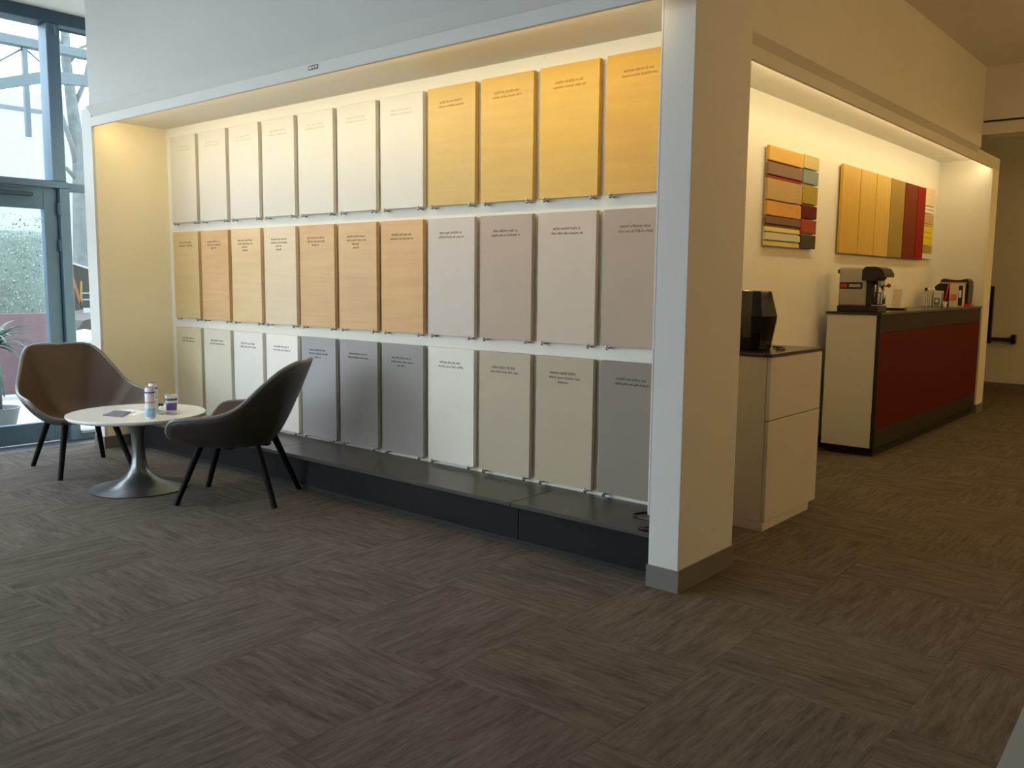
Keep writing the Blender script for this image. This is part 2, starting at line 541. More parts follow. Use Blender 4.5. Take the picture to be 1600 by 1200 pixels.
# pendant globes of the hall
for px_, py_, pl_ in ((2.6, 1.6, 'opal globe pendant lamp in the hall nearest the viewer'), (2.6, 4.6, 'opal globe pendant lamp in the middle of the hall'), (2.2, 7.8, 'opal globe pendant lamp beyond the downstand beam')):
    lp = thing('pendant_lamp', pl_, 'lamp', (px_, py_, CEIL), 'globe pendants of the hall')
    MB().lathe([(0.05, -0.03), (0.05, 0.0)], (px_, py_, CEIL), 16).build('ceiling_rose', 'alu', lp, 40)
    MB().tube([(px_, py_, CEIL - 0.03), (px_, py_, CEIL - 0.42)], 0.006, 8).build('rod', 'alu', lp, True)
    MB().sphere((px_, py_, CEIL - 0.56), 0.15, 24, 14).build('globe', 'globe', lp, True)

# ------------------------------------------------------------------ glazed wall with door
GX0, GX1 = -5.45, -5.37
win = group_struct('window_1', 'slate framed glazed wall with tall panes beside the niche', 'window', (-5.41, -3.0, 0))
MB().box(-5.52, -5.33, -7.0, 1.5, 3.185, CEIL, 0.004).build('head_beam', 'steel_dark', win)
MB().box(-5.47, -5.335, -1.32, -0.11, 1.967, 2.02, 0.004).build('transom', 'steel_frame', win)
MB().box(-5.45, -5.35, -0.105, 1.5, 1.95, 2.013, 0.006).build('transom', 'steel_frame', win)
MB().box(-5.45, -5.35, -7.0, -1.32, 1.967, 2.02, 0.004).build('transom', 'steel_frame', win)
MB().box(-5.48, -5.33, -0.178, -0.104, 0, 1.967, 0.004).build('post', 'steel_frame', win)
MB().box(-5.48, -5.33, -0.222, -0.122, 2.02, 3.185, 0.006).build('post', 'steel_frame', win)
for y in (-1.36, -2.62, -3.88, -5.14, -6.40):
    MB().box(-5.48, -5.33, y, y + 0.08, 0, 3.185, 0.004).build('post', 'steel_frame', win)
MB().box(-5.47, -5.34, -7.0, -1.32, 0, 0.10).build('sill', 'steel_frame', win)
MB().box(-5.47, -5.34, -0.104, 1.5, 0, 0.055).build('sill', 'steel_frame', win)
MB().box(-5.46, -5.30, -0.104, 0.9, 0.055, 0.075).build('sill_cap', 'white_paint', win)
MB().tube([(-5.345, -0.165, 3.165), (-5.29, -0.165, 3.15), (-5.29, -0.165, 3.10)], 0.014, 8).build('bracket', 'steel_frame', win, True)
MB().tube([(-5.31, -0.16, 3.145), (-5.31, 0.9, 3.14)], 0.007, 8).build('tie_rod', 'alu', win, True)
ys = [-7.0, -6.40, -5.14, -3.88, -2.62, -1.36, -0.20, 1.5]
for a, b in zip(ys, ys[1:]):
    MB().box(-5.415, -5.405, a + 0.03, b - 0.0, 2.0, 3.19).build('pane', 'glass', win)
for a, b in [(-7.0, -6.4), (-6.4, -5.14), (-5.14, -3.88), (-3.88, -2.62), (-2.62, -1.36), (-0.15, 1.5)]:
    MB().box(-5.415, -5.405, a + 0.03, b, 0.05, 1.99).build('pane', 'glass', win)
wb = group_struct('added_window', 'unseen slate framed glazing added behind the viewer for daylight', 'window', (-2.6, -7.07, 0))  # out of view, added to throw daylight on the front faces
MB().box(-5.5, BACK_X, -7.15, -7.0, 3.185, CEIL).build('head_beam', 'steel_dark', wb)
MB().box(-5.5, BACK_X, -7.14, -7.02, 0, 0.08).build('sill', 'steel_frame', wb)
nb = 3
for k in range(nb + 1):
    x = -5.42 + (BACK_X + 5.42 - 0.08) * k / nb
    MB().box(x, x + 0.08, -7.14, -7.02, 0.08, 3.185).build('post', 'steel_frame', wb)
    if k < nb:
        MB().box(x + 0.08, x + (BACK_X + 5.42 - 0.08) / nb, -7.085, -7.075, 0.08, 3.185).build('pane', 'glass', wb)
door = group_struct('door_1', 'slate framed glazed entrance door with hinges on its right', 'door', (-5.40, -0.74, 0))
MB().box(-5.435, -5.375, -0.284, -0.182, 0.012, 1.96, 0.004).build('stile', 'steel_frame', door)
MB().box(-5.435, -5.375, -1.28, -1.175, 0.012, 1.96, 0.004).build('stile', 'steel_frame', door)
MB().box(-5.435, -5.375, -1.175, -0.284, 1.805, 1.96, 0.004).build('rail', 'steel_frame', door)
MB().box(-5.435, -5.375, -1.175, -0.284, 0.012, 0.165, 0.004).build('rail', 'steel_frame', door)
MB().box(-5.41, -5.40, -1.18, -0.28, 0.16, 1.81).build('pane', 'glass', door)
MB().box(-5.375, -5.345, -1.1, -0.365, 1.895, 1.925, 0.004).build('closer_rail', 'steel_dark', door)
for z0 in (1.765, 1.485, 0.25):
    MB().box(-5.375, -5.335, -0.195, -0.170, z0, z0 + 0.095, 0.004).build('hinge', 'steel_dark', door)
MB().tube([(-5.375, -1.22, 0.95), (-5.31, -1.22, 0.95), (-5.31, -1.22, 1.25), (-5.375, -1.22, 1.25)], 0.012, 10).build('handle', 'chrome', door, True)

# ------------------------------------------------------------------ plinth below the panels
pl = thing('display_plinth', 'low dark plinth running along the foot of the sample panels', 'plinth', (-2.5, 0.22, 0))
for a, b in ((-4.81, -2.94), (-2.937, -0.935), (-0.932, -0.149)):
    MB().box(a, b, 0.012, 0.428, 0.205, 0.226, 0.002).build('top_slab', 'plinth_top', pl)
for a, b in ((-4.81, -2.94), (-2.937, -0.935), (-0.932, -0.149)):
    MB().box(a, b, 0.076, 0.09, 0.026, 0.203, 0.001).build('front_panel', 'plinth_face', pl)
MB().box(-4.81, -0.149, 0.09, 0.428, 0.0, 0.204).build('carcass', 'black', pl)

# ------------------------------------------------------------------ sample panels
off_white = [paint('off_white_panel_%d' % k, c, 0.55, 0.01, 4) for k, c in enumerate(
    [(206, 198, 182), (208, 201, 187), (211, 204, 191), (209, 203, 190), (211, 205, 192), (212, 206, 192), (214, 208, 195)])]
oak = [wood('golden_oak_%d' % k, d, l, 0, 0.45, 0.8) for k, (d, l) in enumerate([
    ((198, 160, 76), (212, 177, 95)), ((200, 157, 60), (214, 174, 76)), ((206, 158, 38), (220, 174, 52)), ((200, 146, 10), (214, 164, 18))])]
veneer = [wood('pale_veneer_%d' % k, d, l, 0, 0.5, 0.9) for k, (d, l) in enumerate([
    ((202, 172, 120), (214, 185, 132)), ((200, 156, 104), (220, 178, 126)), ((212, 178, 130), (228, 197, 150)), ((216, 192, 156), (228, 206, 172)),
    ((200, 158, 106), (217, 179, 128)), ((200, 158, 107), (215, 177, 126)), ((202, 154, 96), (219, 174, 113))])]
plain = {k: paint('panel_' + k, c, 0.6, 0.03, 5) for k, c in {
    'light_greige': (204, 190, 177), 'taupe': (182, 160, 140), 'pale_taupe': (198, 179, 159), 'mid_taupe': (172, 149, 129),
    'sand': (206, 192, 158), 'stone': (216, 208, 190), 'chalk': (230, 226, 216), 'chalk2': (238, 233, 223),
    'blue_grey': (160, 158, 160), 'mid_grey': (156, 152, 150), 'warm_grey': (150, 145, 142), 'white': (228, 222, 210),
    'khaki': (180, 165, 143), 'khaki2': (176, 160, 136), 'dark_taupe': (132, 119, 107)}.items()}
ROWS = [
    (1.713, 2.357, 'top', [(off_white[k], 'off-white', 'pale') for k in range(7)] + [(oak[k], n, 'wood') for k, n in enumerate(['pale golden oak', 'light golden oak', 'golden oak', 'deep golden oak'])]),
    (0.985, 1.643, 'middle', [(veneer[k], n, 'dark') for k, n in enumerate(['tan veneer', 'brown veneer', 'light veneer', 'very pale veneer', 'tan wood veneer', 'even tan wood veneer', 'warm tan wood veneer'])] +
     [(plain['light_greige'], 'light greige', 'dark'), (plain['taupe'], 'taupe', 'dark'), (plain['pale_taupe'], 'pale taupe', 'dark'), (plain['mid_taupe'], 'darker taupe', 'dark')]),
    (0.252, 0.914, 'bottom', [(plain['sand'], 'sand beige', 'dark'), (plain['stone'], 'stone beige', 'dark'), (plain['chalk'], 'chalk white', 'dark'), (plain['chalk2'], 'bright chalk white', 'dark'),
                              (plain['blue_grey'], 'blue-grey', 'print'), (plain['mid_grey'], 'mid grey', 'print'), (plain['warm_grey'], 'warm dark grey', 'print'), (plain['white'], 'white', 'dark'),
                              (plain['khaki'], 'khaki beige', 'print'), (plain['khaki2'], 'dull khaki', 'print'), (plain['dark_taupe'], 'dark taupe grey', 'print')])]
ORD = ['nearest the left jamb', 'second from the left', 'third from the left', 'fourth from the left', 'fifth from the left', 'sixth from the left',
       'seventh from the left', 'fourth from the column', 'third from the column', 'second from the column', 'beside the white column']
INK = {'pale': 'ink_pale', 'wood': 'ink_wood', 'dark': 'ink_dark', 'print': 'print'}


def lettering(x0, y, z0, lines, rnd):
    """rows of tiny letter-like strokes, too small to read, on a panel front at y"""
    verts, faces = [], []

    def quad(xa, xb, za, zb):
        n = len(verts)
        verts.extend([(xa, y, za), (xb, y, za), (xb, y, zb), (xa, y, zb), (xa, y + 0.0006, za), (xb, y + 0.0006, za), (xb, y + 0.0006, zb), (xa, y + 0.0006, zb)])
        faces.extend([(n, n + 1, n + 2, n + 3), (n, n + 4, n + 5, n + 1), (n + 1, n + 5, n + 6, n + 2), (n + 2, n + 6, n + 7, n + 3), (n + 3, n + 7, n + 4, n)])
    for k, (dx, w, hgt) in enumerate(lines):
        x = x0 + dx
        z = z0 - k * 0.023
        xe = x + w
        word = rnd.randint(5, 10)
        while x < xe:
            h = hgt * rnd.choice((1, 1, 1, 1.4))
            quad(x, x + 0.0022, z, z + h)
            if rnd.random() < 0.75:
                zz = z + rnd.choice((0, hgt * 0.8, hgt * 0.4))
                quad(x + 0.0022, x + 0.0052, zz, zz + 0.0022)
            x += 0.0066
            word -= 1
            if word == 0:
                x += 0.006
                word = rnd.randint(3, 10)
    return verts, faces


for ri, (z0, z1, rname, cols) in enumerate(ROWS):
    for ci, (mat, cname, ink) in enumerate(cols):
        xl = -4.706 + 0.4026 * ci
        if ci == 10:
            place = 'right end of the %s row, partly behind the white column' % rname
        elif ci == 0:
            place = 'left end of the %s row beside the jamb' % rname
        elif ci < 7:
            place = '%s row, %s' % (rname, ORD[ci])
        else:
            place = '%s row, %s' % (rname, ORD[ci])
        t = thing('finish_sample', '%s sample panel, %s' % (cname, place), 'sample panel', (xl + 0.18, 0.42, z0), 'sample panels on the niche wall')
        bo = MB().box(xl, xl + 0.36, 0.392, 0.418, z0, z1, 0.0012).build('board', mat, t)
        MB().box(xl + 0.02, xl + 0.34, 0.4178, 0.43, z1 - 0.09, z1 - 0.06).build('batten', 'niche', t)
        for hx_ in (xl + 0.035, xl + 0.325):
            hk = MB().tube([(hx_, 0.43, z0 - 0.010), (hx_, 0.395, z0 - 0.010), (hx_, 0.386, z0 - 0.006), (hx_, 0.385, z0 + 0.006)], [0.0045, 0.0045, 0.005, 0.005], 8)
            hk.sphere((hx_, 0.391, z0 - 0.010), 0.009, 8, 6)
            hk.build('hook', 'chrome', t, True)
        rnd = random.Random(100 * ri + ci)
        if ri == 1 and 0 < ci < 6:
            lines = [(0.0, 0.17, 0.009), (0.0, 0.18, 0.009), (0.05, 0.07, 0.009), (0.055, 0.06, 0.009)][:(3 if ci in (1, 4) else 4)]
        elif (ri, ci) in ((2, 4), (2, 6), (2, 9)):
            lines = [(0.005, 0.165, 0.010), (0.0, 0.19, 0.009), (0.055, 0.07, 0.009)]
        else:
            lines = [(0.01, 0.165, 0.010), (0.0, 0.195, 0.009)]
        v, f = lettering(xl + 0.085, 0.3914, z1 - 0.088, lines, rnd)
        me = bpy.data.meshes.new('lettering')
        o0 = Vector(t['_o'])
        me.from_pydata([tuple(Vector(p) - o0) for p in v], [], f)
        me.materials.append(M[INK[ink]])
        lo = bpy.data.objects.new('lettering', me)
        COL.objects.link(lo)
        lo.parent = bo
        lo['label'] = 'small printed caption'

npl = thing('name_plate', 'tiny grey label plate on the lintel above the panels', 'label plate', (-2.21, -0.15, 2.425))
npp = MB().box(-2.252, -2.168, -0.1525, -0.15, 2.412, 2.436, 0.0008).build('plate', 'print_grey', npl)
MB().box(-2.246, -2.222, -0.1532, -0.1525, 2.417, 2.431).build('mark', 'cab_white', npp)
MB().box(-2.215, -2.196, -0.1532, -0.1525, 2.419, 2.430).build('mark', 'cab_white', npp)
MB().box(-2.190, -2.174, -0.1532, -0.1525, 2.419, 2.430).build('mark', 'cab_white', npp)

# cable on the plinth
pts = [(-0.17, 0.315, 0.231), (-0.25, 0.325, 0.231), (-0.34, 0.285, 0.231), (-0.365, 0.235, 0.231), (-0.345, 0.20, 0.231), (-0.30, 0.185, 0.232), (-0.24, 0.17, 0.234),
       (-0.19, 0.15, 0.236), (-0.165, 0.11, 0.238), (-0.185, 0.06, 0.236), (-0.22, 0.05, 0.233), (-0.215, 0.03, 0.232), (-0.17, 0.028, 0.232)]
tag(MB().tube(pts, 0.0048, 8).build('power_cable', 'black_plastic', None, True), 'looped black cable on the plinth beside the column', 'cable')

# ------------------------------------------------------------------ lounge chairs
KEY = [(0, (.30, 0, .385)), (.12, (.30, .15, .388)), (.20, (.292, .262, .412)), (.27, (.272, .338, .47)), (.34, (.228, .366, .515)), (.48, (.08, .370, .532)), (.58, (-.04, .356, .548)),
       (.66, (-.13, .332, .592)), (.74, (-.215, .29, .678)), (.83, (-.32, .238, .775)), (.90, (-.38, .185, .818)), (.95, (-.396, .10, .826)), (1, (-.40, 0, .82))]


def rim(t):
    s = 1
    t = t % 2
    if t > 1:
        t = 2 - t
        s = -1
    for k in range(len(KEY) - 1):
        if KEY[k][0] <= t <= KEY[k + 1][0]:
            break

    def kp(i):
        if i < 0:
            p = KEY[-i]
            return -p[0], Vector((p[1][0], -p[1][1], p[1][2]))
        if i >= len(KEY):
            p = KEY[2 * len(KEY) - 2 - i]
            return 2 - p[0], Vector((p[1][0], -p[1][1], p[1][2]))
        return KEY[i][0], Vector(KEY[i][1])
    (t0, p0), (t1, p1), (t2, p2), (t3, p3) = kp(k - 1), kp(k), kp(k + 1), kp(k + 2)
    u = (t - t1) / (t2 - t1)
    m1 = (p2 - p0) * ((t2 - t1) / (t2 - t0))
    m2 = (p3 - p1) * ((t2 - t1) / (t3 - t1))
    p = p1 * (2 * u ** 3 - 3 * u * u + 1) + m1 * (u ** 3 - 2 * u * u + u) + p2 * (-2 * u ** 3 + 3 * u * u) + m2 * (u ** 3 - u * u)
    return Vector((p.x, p.y * s, p.z))


def chair_shell():
    NT, NS = 72, 16
    C0 = Vector((0.01, 0, 0.372))
    grid = []
    for i in range(NT):
        t = 2.0 * i / NT
        R_ = rim(t)
        back = min(1.0, max(0.0, (abs(1 - abs(t - 1)) - 0.55) / 0.3))
        ex = 2.3 * (1 - back) + 1.35 * back
        row = []
        for j in range(1, NS + 1):
            s = j / NS
            s0 = 0.42
            u = max(0, (s - s0) / (1 - s0))
            z = C0.z - 0.012 * math.sin(math.pi * min(1, s / 0.8)) + (R_.z - C0.z) * u ** ex
            row.append(Vector((C0.x + (R_.x - C0.x) * s, R_.y * s, z)))
        grid.append(row)
    center = C0.copy()
    # outward (down) normals
    def nrm(i, j):
        a = grid[(i + 1) % NT][j] - grid[i - 1][j]
        b = (grid[i][min(j + 1, NS - 1)] - grid[i][j - 1]) if j > 0 else (grid[i][1] - center)
        n = a.cross(b)
        n.normalize()
        return n if n.z < 0 or (n.x * grid[i][j].x + n.y * grid[i][j].y) > 0 else -n
    outer = []
    for i in range(NT):
        row = []
        for j in range(NS):
            n = nrm(i, j)
            inward = Vector((-(grid[i][j].x), -(grid[i][j].y), 0.45))
            if n.dot(inward) > 0:
                n = -n
            s = (j + 1) / NS
            th = 0.042 - 0.02 * s
            row.append(grid[i][j] + n * th)
        outer.append(row)
    oc = center - Vector((0, 0, 0.042))

    def mk(g, c):
        mb = MB()
        vs = [[mb.bm.verts.new(p) for p in r] for r in g]
        cv = mb.bm.verts.new(c)
        for i in range(NT):
            k = (i + 1) % NT
            mb.bm.faces.new((cv, vs[i][0], vs[k][0]))
            for j in range(NS - 1):
                mb.bm.faces.new((vs[i][j], vs[i][j + 1], vs[k][j + 1], vs[k][j]))
        return mb, vs
    inner_mb, _ = mk(grid, center)
    outer_mb, vs = mk(outer, oc)
    # rim band closes the outer shell
    rv = [outer_mb.bm.verts.new(grid[i][-1]) for i in range(NT)]
    for i in range(NT):
        k = (i + 1) % NT
        outer_mb.bm.faces.new((vs[i][-1], rv[i], rv[k], vs[k][-1]))
    mids = [(grid[i][-1] + outer[i][-1]) / 2 for i in range(NT)]
    return inner_mb, outer_mb, mids


def make_chair(loc, ang, label):
    t = thing('lounge_chair', label, 'chair', loc, 'lounge chairs at the round table')
    t['_o'] = (0.0, 0.0, 0.0)
    inner, outer, mids = chair_shell()
    outer.build('shell', 'leather_out', t, True)
    inner.build('upholstery', 'leather_in', t, True)
    mb = MB()
    n = 8
    rings = []
    N = len(mids)
    for i in range(N):
        tg = (mids[(i + 1) % N] - mids[i - 1]).normalized()
        a = Vector((0, 0, 1))
        u = tg.cross(a).normalized()
        v = tg.cross(u)
        rings.append([mb.bm.verts.new(mids[i] + (u * math.cos(2 * math.pi * k / n) + v * math.sin(2 * math.pi * k / n)) * 0.0125) for k in range(n)])
    for i in range(N):
        A, B = rings[i], rings[(i + 1) % N]
        for k in range(n):
            mb.bm.faces.new((A[k], A[(k + 1) % n], B[(k + 1) % n], B[k]))
    mb.build('piping', 'piping', t, True)
    for sx in (1, -1):
        for sy in (1, -1):
            MB().tube([(sx * 0.165, sy * 0.15, 0.345), (sx * 0.288, sy * 0.232, 0.0)], [0.021, 0.0155], 12).build('leg', 'leg', t, 40)
    MB().box(-0.19, 0.19, -0.025, 0.025, 0.318, 0.335, 0.004).build('cross_bar', 'leg', t)
    MB().box(-0.025, 0.025, -0.17, 0.17, 0.318, 0.335, 0.004).build('cross_bar', 'leg', t)
    t.rotation_euler.z = ang
    return t


make_chair((-4.25, -0.57, 0), math.radians(-6), 'brown leather lounge chair with black legs in front of the glazed door')
make_chair((-2.775, -0.305, 0), math.radians(-143), 'dark lounge chair seen from its side, back towards the sample panels')

# ------------------------------------------------------------------ round pedestal table
TC = (-3.435, -0.585)
TZ = 0.47
t = thing('pedestal_table', 'low round white table on a grey trumpet foot', 'table', (TC[0], TC[1], 0))
MB().lathe([(0.388, TZ - 0.022), (0.397, TZ - 0.012), (0.40, TZ - 0.004), (0.398, TZ)], (TC[0], TC[1], 0), 72).build('table_top', 'table_top', t, 50)
MB().lathe([(0.36, TZ - 0.024), (0.388, TZ - 0.0225)], (TC[0], TC[1], 0), 72).build('edge_underside', 'table_edge', t, 50)
prof = [(0.285, 0.0), (0.288, 0.006), (0.25, 0.014), (0.20, 0.024), (0.15, 0.040), (0.11, 0.060), (0.08, 0.084), (0.06, 0.112), (0.046, 0.15), (0.039, 0.20), (0.037, 0.26), (0.039, 0.32), (0.045, 0.37), (0.06, 0.41), (0.085, 0.435), (0.11, TZ - 0.024)]
MB().lathe(prof, (TC[0], TC[1], 0), 56).build('trumpet_foot', 'alu', t, 60)

Z = TZ


def can(x, y, h, r, label, blue_band):
    c = thing('drink_can', label, 'can', (x, y, Z), 'slim cans on the round table')
    MB().lathe([(r * 0.8, 0), (r, 0.008), (r, h - 0.014), (r * 0.84, h - 0.003), (r * 0.84, h)], (x, y, Z), 24).build('body', 'can', c, 40)
    cbody = c.children[0]
    MB().lathe([(r * 0.78, h), (r * 0.80, h + 0.0015)], (x, y, Z), 24).build('lid', 'alu', c)
    MB().lathe([(r + 0.0004, 0.01), (r + 0.0004, blue_band)], (x, y, Z), 24).build('print_band', 'pale_blue', cbody, True)
    MB().lathe([(r + 0.0004, h * 0.50), (r + 0.0004, h * 0.56)], (x, y, Z), 24).build('print_band', 'pink', cbody, True)
    MB().lathe([(r + 0.0004, h - 0.034), (r + 0.0004, h - 0.026)], (x, y, Z), 24).build('print_band', 'blue_print', cbody, True)
    return c


can(-3.17, -0.635, 0.185, 0.029, 'tall slim white and pale blue can at the front of the table', 0.06)
can(-3.345, -0.525, 0.185, 0.027, 'tall slim white can standing behind the pale blue one', 0.02)
c = thing('paper_cup', 'white paper cup with blue and violet print on the table', 'cup', (-3.36, -0.40, Z))
MB().lathe([(0.029, 0), (0.031, 0.004), (0.036, 0.098), (0.038, 0.10), (0.034, 0.10), (0.028, 0.006)], (-3.36, -0.40, Z), 28).build('cup_body', 'paper', c, 40)
MB().lathe([(0.0312, 0.006), (0.0338, 0.052)], (-3.36, -0.40, Z), 28).build('print_band', 'violet_print', c, True)
MB().lathe([(0.0345, 0.066), (0.0352, 0.080)], (-3.36, -0.40, Z), 28).build('print_band', 'blue_print', c, True)
c = thing('glass_dish', 'small clear glass dish between the cans and the cup', 'dish', (-3.40, -0.475, Z))
MB().lathe([(0.03, 0), (0.036, 0.004), (0.040, 0.042), (0.037, 0.042), (0.032, 0.008)], (-3.40, -0.475, Z), 28).build('bowl', 'clear', c, 40)
MB().lathe([(0.041, 0.036), (0.041, 0.044), (0.036, 0.044), (0.036, 0.036)], (-3.40, -0.475, Z), 28).build('rim', 'print', c, 40)
mb = MB().prism([(-3.46, -0.785), (-3.31, -0.735), (-3.465, -0.61), (-3.58, -0.655)], 2, Z, Z + 0.006)
bk = mb.build('booklet', 'booklet')
tag(bk, 'dark mauve booklet lying on the round table', 'booklet')
mb = MB().prism([(-3.60, -0.60), (-3.44, -0.58), (-3.36, -0.68), (-3.32, -0.66), (-3.40, -0.52), (-3.58, -0.55)], 2, Z, Z + 0.0015)
tag(mb.build('paper_sheet', 'paper'), 'white sheet of paper beside the mauve booklet', 'paper')
mb = MB().prism([(-3.28, -0.54), (-3.16, -0.50), (-3.19, -0.42), (-3.31, -0.455)], 2, Z, Z + 0.003)
tag(mb.build('clear_tray', 'clear'), 'thin clear tray in front of the paper cup', 'tray')

# ------------------------------------------------------------------ white cabinet
cb = thing('cabinet', 'white drawer cabinet with black top behind the column', 'cabinet', (-0.45, 1.47, 0))
MB().box(-0.80, -0.145, 1.125, 1.815, 0.045, 0.918, 0.002).build('body', 'cab_white', cb)
MB().box(-0.78, -0.128, 1.116, 1.735, 0.0, 0.043).build('plinth', 'cab_white', cb)
MB().box(-0.144, -0.123, 1.128, 1.823, 0.588, 0.918, 0.002).build('drawer_front', 'cab_white', cb)
MB().box(-0.144, -0.123, 1.128, 1.823, 0.045, 0.582, 0.002).build('drawer_front', 'cab_white', cb)
MB().box(-0.81, -0.118, 1.118, 1.83, 0.918, 0.936, 0.002).build('top', 'stone', cb)

vs = thing('faceted_vessel', 'glossy black faceted vessel on the white cabinet', 'vessel', (-0.355, 1.40, 0.936))
MB().lathe([(0.092, 0.0), (0.098, 0.006), (0.128, 0.185), (0.092, 0.318), (0.084, 0.322), (0.078, 0.318)], (-0.355, 1.40, 0.936), 14, 0.1).build('body', 'gloss_black', vs)
MB().lathe([(0.074, 0.31), (0.074, 0.3185)], (-0.355, 1.40, 0.936), 14, 0.1).build('top_plate', 'black_plastic', vs)
tag(MB().tube([(-0.218, 1.40, 0.943), (-0.208, 1.43, 0.943), (-0.21, 1.48, 0.944), (-0.225, 1.54, 0.944), (-0.25, 1.55, 0.943), (-0.30, 1.545, 0.943)], 0.0055, 8).build('power_cable', 'black_plastic', None, True),
    'short black cable beside the faceted vessel', 'cable')

# ------------------------------------------------------------------ coffee counter
ct = thing('coffee_counter', 'long counter with dark red front and white end panel', 'counter', (-0.55, 5.05, 0))
MB().box(-0.745, -0.377, 3.54, 3.562, 0.07, 1.073, 0.001).build('end_panel', 'cab_white', ct)
MB().box(-0.376, -0.349, 3.541, 3.564, 0.07, 1.073, 0.001).build('edge_strip', 'black', ct)
MB().box(-0.74, -0.372, 3.562, 6.62, 0.07, 1.073).build('carcass', 'dark_brown', ct)
MB().box(-0.372, -0.349, 3.565, 6.625, 0.94, 1.073, 0.001).build('upper_band', 'dark_brown', ct)
MB().box(-0.372, -0.349, 3.565, 6.625, 0.205, 0.938, 0.001).build('front_panel', 'red', ct)
MB().box(-0.372, -0.349, 3.565, 6.625, 0.07, 0.203, 0.001).build('lower_band', 'dark_brown', ct)
MB().box(-0.70, -0.37, 3.60, 6.58, 0.0, 0.07).build('toe_kick', 'black', ct)
MB().box(-0.755, -0.340, 3.53, 6.632, 1.073, 1.091, 0.001).build('top', 'stone', ct)

Z = 1.091
cm = thing('espresso_machine', 'grey and black lever espresso machine at the near end of the counter', 'coffee machine', (-0.55, 3.72, Z))
MB().box(-0.706, -0.40, 3.62, 3.83, Z, Z + 0.045, 0.006, 2).build('base', 'black_plastic', cm)
MB().box(-0.70, -0.495, 3.62, 3.83, Z + 0.045, Z + 0.335, 0.012, 3).build('housing', 'grey_metal', cm, 40)
MB().prism([(-0.525, Z + 0.235), (-0.525, Z + 0.315), (-0.50, Z + 0.34), (-0.43, Z + 0.34), (-0.385, Z + 0.325), (-0.362, Z + 0.29), (-0.362, Z + 0.262), (-0.41, Z + 0.262), (-0.43, Z + 0.235)], 1, 3.612, 3.838).build('head', 'black_plastic', cm)
MB().box(-0.50, -0.46, 3.64, 3.81, Z + 0.045, Z + 0.24, 0.004).build('back_plate', 'dark_brown', cm)
bdg = MB().box(-0.69, -0.52, 3.6175, 3.62, Z + 0.172, Z + 0.222, 0.001).build('badge', 'black_plastic', cm)
MB().box(-0.684, -0.638, 3.6165, 3.6175, Z + 0.182, Z + 0.212).build('badge_mark', 'red_plastic', bdg)
MB().box(-0.62, -0.535, 3.6165, 3.6175, Z + 0.186, Z + 0.208).build('badge_mark', 'grey_metal', bdg)
MB().tube([(-0.70, 3.70, Z + 0.305), (-0.735, 3.70, Z + 0.305)], [0.016, 0.016], 12).build('knob', 'black_plastic', cm, 40)
MB().lathe([(0.032, 0.19), (0.034, 0.235), (0.03, 0.236)], (-0.425, 3.72, Z), 20).build('group_head', 'chrome', cm, 40)
MB().tube([(-0.425, 3.72, Z + 0.20), (-0.40, 3.70, Z + 0.19), (-0.375, 3.68, Z + 0.13), (-0.38, 3.68, Z + 0.06)], [0.012, 0.011, 0.010, 0.012], 10).build('handle', 'chrome', cm, True)
MB().tube([(-0.44, 3.65, Z + 0.24), (-0.43, 3.64, Z + 0.18), (-0.435, 3.64, Z + 0.07)], 0.006, 8).build('steam_wand', 'chrome', cm, True)
MB().sphere((-0.365, 3.74, Z + 0.20), 0.016).build('red_knob', 'red_plastic', cm, True)
MB().tube([(-0.41, 3.74, Z + 0.19), (-0.37, 3.74, Z + 0.20)], 0.006, 8).build('red_knob_stem', 'chrome', cm, True)
MB().box(-0.46, -0.39, 3.65, 3.80, Z + 0.045, Z + 0.055, 0.002).build('drip_grid', 'chrome', cm)
MB().lathe([(0.028, 0.055), (0.034, 0.06), (0.036, 0.14), (0.03, 0.15), (0.026, 0.14)], (-0.43, 3.74, Z), 20).build('milk_jug', 'chrome', cm, 40)

sg = thing('menu_stand', 'small framed white card leaning beside the espresso machine', 'card stand', (-0.52, 4.38, Z))
MB().box(-0.57, -0.42, 4.34, 4.42, Z, Z + 0.018, 0.003).build('foot', 'black_plastic', sg)
MB().prism([(4.365, Z + 0.018), (4.372, Z + 0.018), (4.412, Z + 0.185), (4.405, Z + 0.185)], 0, -0.555, -0.435).build('card', 'paper', sg)
MB().prism([(4.366, Z + 0.03), (4.3645, Z + 0.03), (4.3985, Z + 0.17), (4.40, Z + 0.17)], 0, -0.53, -0.46).build('card_print', 'carton', sg)

# far group on the counter
bx = thing('sachet_box', 'clear box of sachets standing nearest the wall corner', 'box', (-0.69, 6.05, Z))
MB().box(-0.735, -0.655, 6.02, 6.10, Z, Z + 0.15, 0.002).build('box_body', 'clear', bx)
for k in range(4):
    MB().box(-0.73 + 0.018 * k, -0.718 + 0.018 * k, 6.03, 6.09, Z + 0.004, Z + 0.12 + 0.02 * (k % 3), 0.001).build('sachet', 'paper' if k % 2 else 'carton', bx)
for k in range(3):
    MB().sphere((-0.725 + 0.03 * k, 6.06, Z + 0.165), 0.014, 10, 6, (1, 1, 1.3)).build('pod', 'paper' if k else 'dark_brown', bx, True)
bx = thing('capsule_box', 'clear box with a printed square card in front', 'box', (-0.61, 6.05, Z))
MB().box(-0.65, -0.572, 6.02, 6.10, Z, Z + 0.135, 0.002).build('box_body', 'clear', bx)
MB().box(-0.645, -0.577, 6.03, 6.09, Z + 0.003, Z + 0.12, 0.001).build('card', 'paper', bx)
MB().box(-0.638, -0.584, 6.0185, 6.02, Z + 0.015, Z + 0.085).build('printed_square', 'print_grey', bx)
MB().lathe([(0.014, 0), (0.014, 0.001)], (0, 0, 0), 12).build('printed_disc', 'paper', bx, origin=(0, 0, 0))
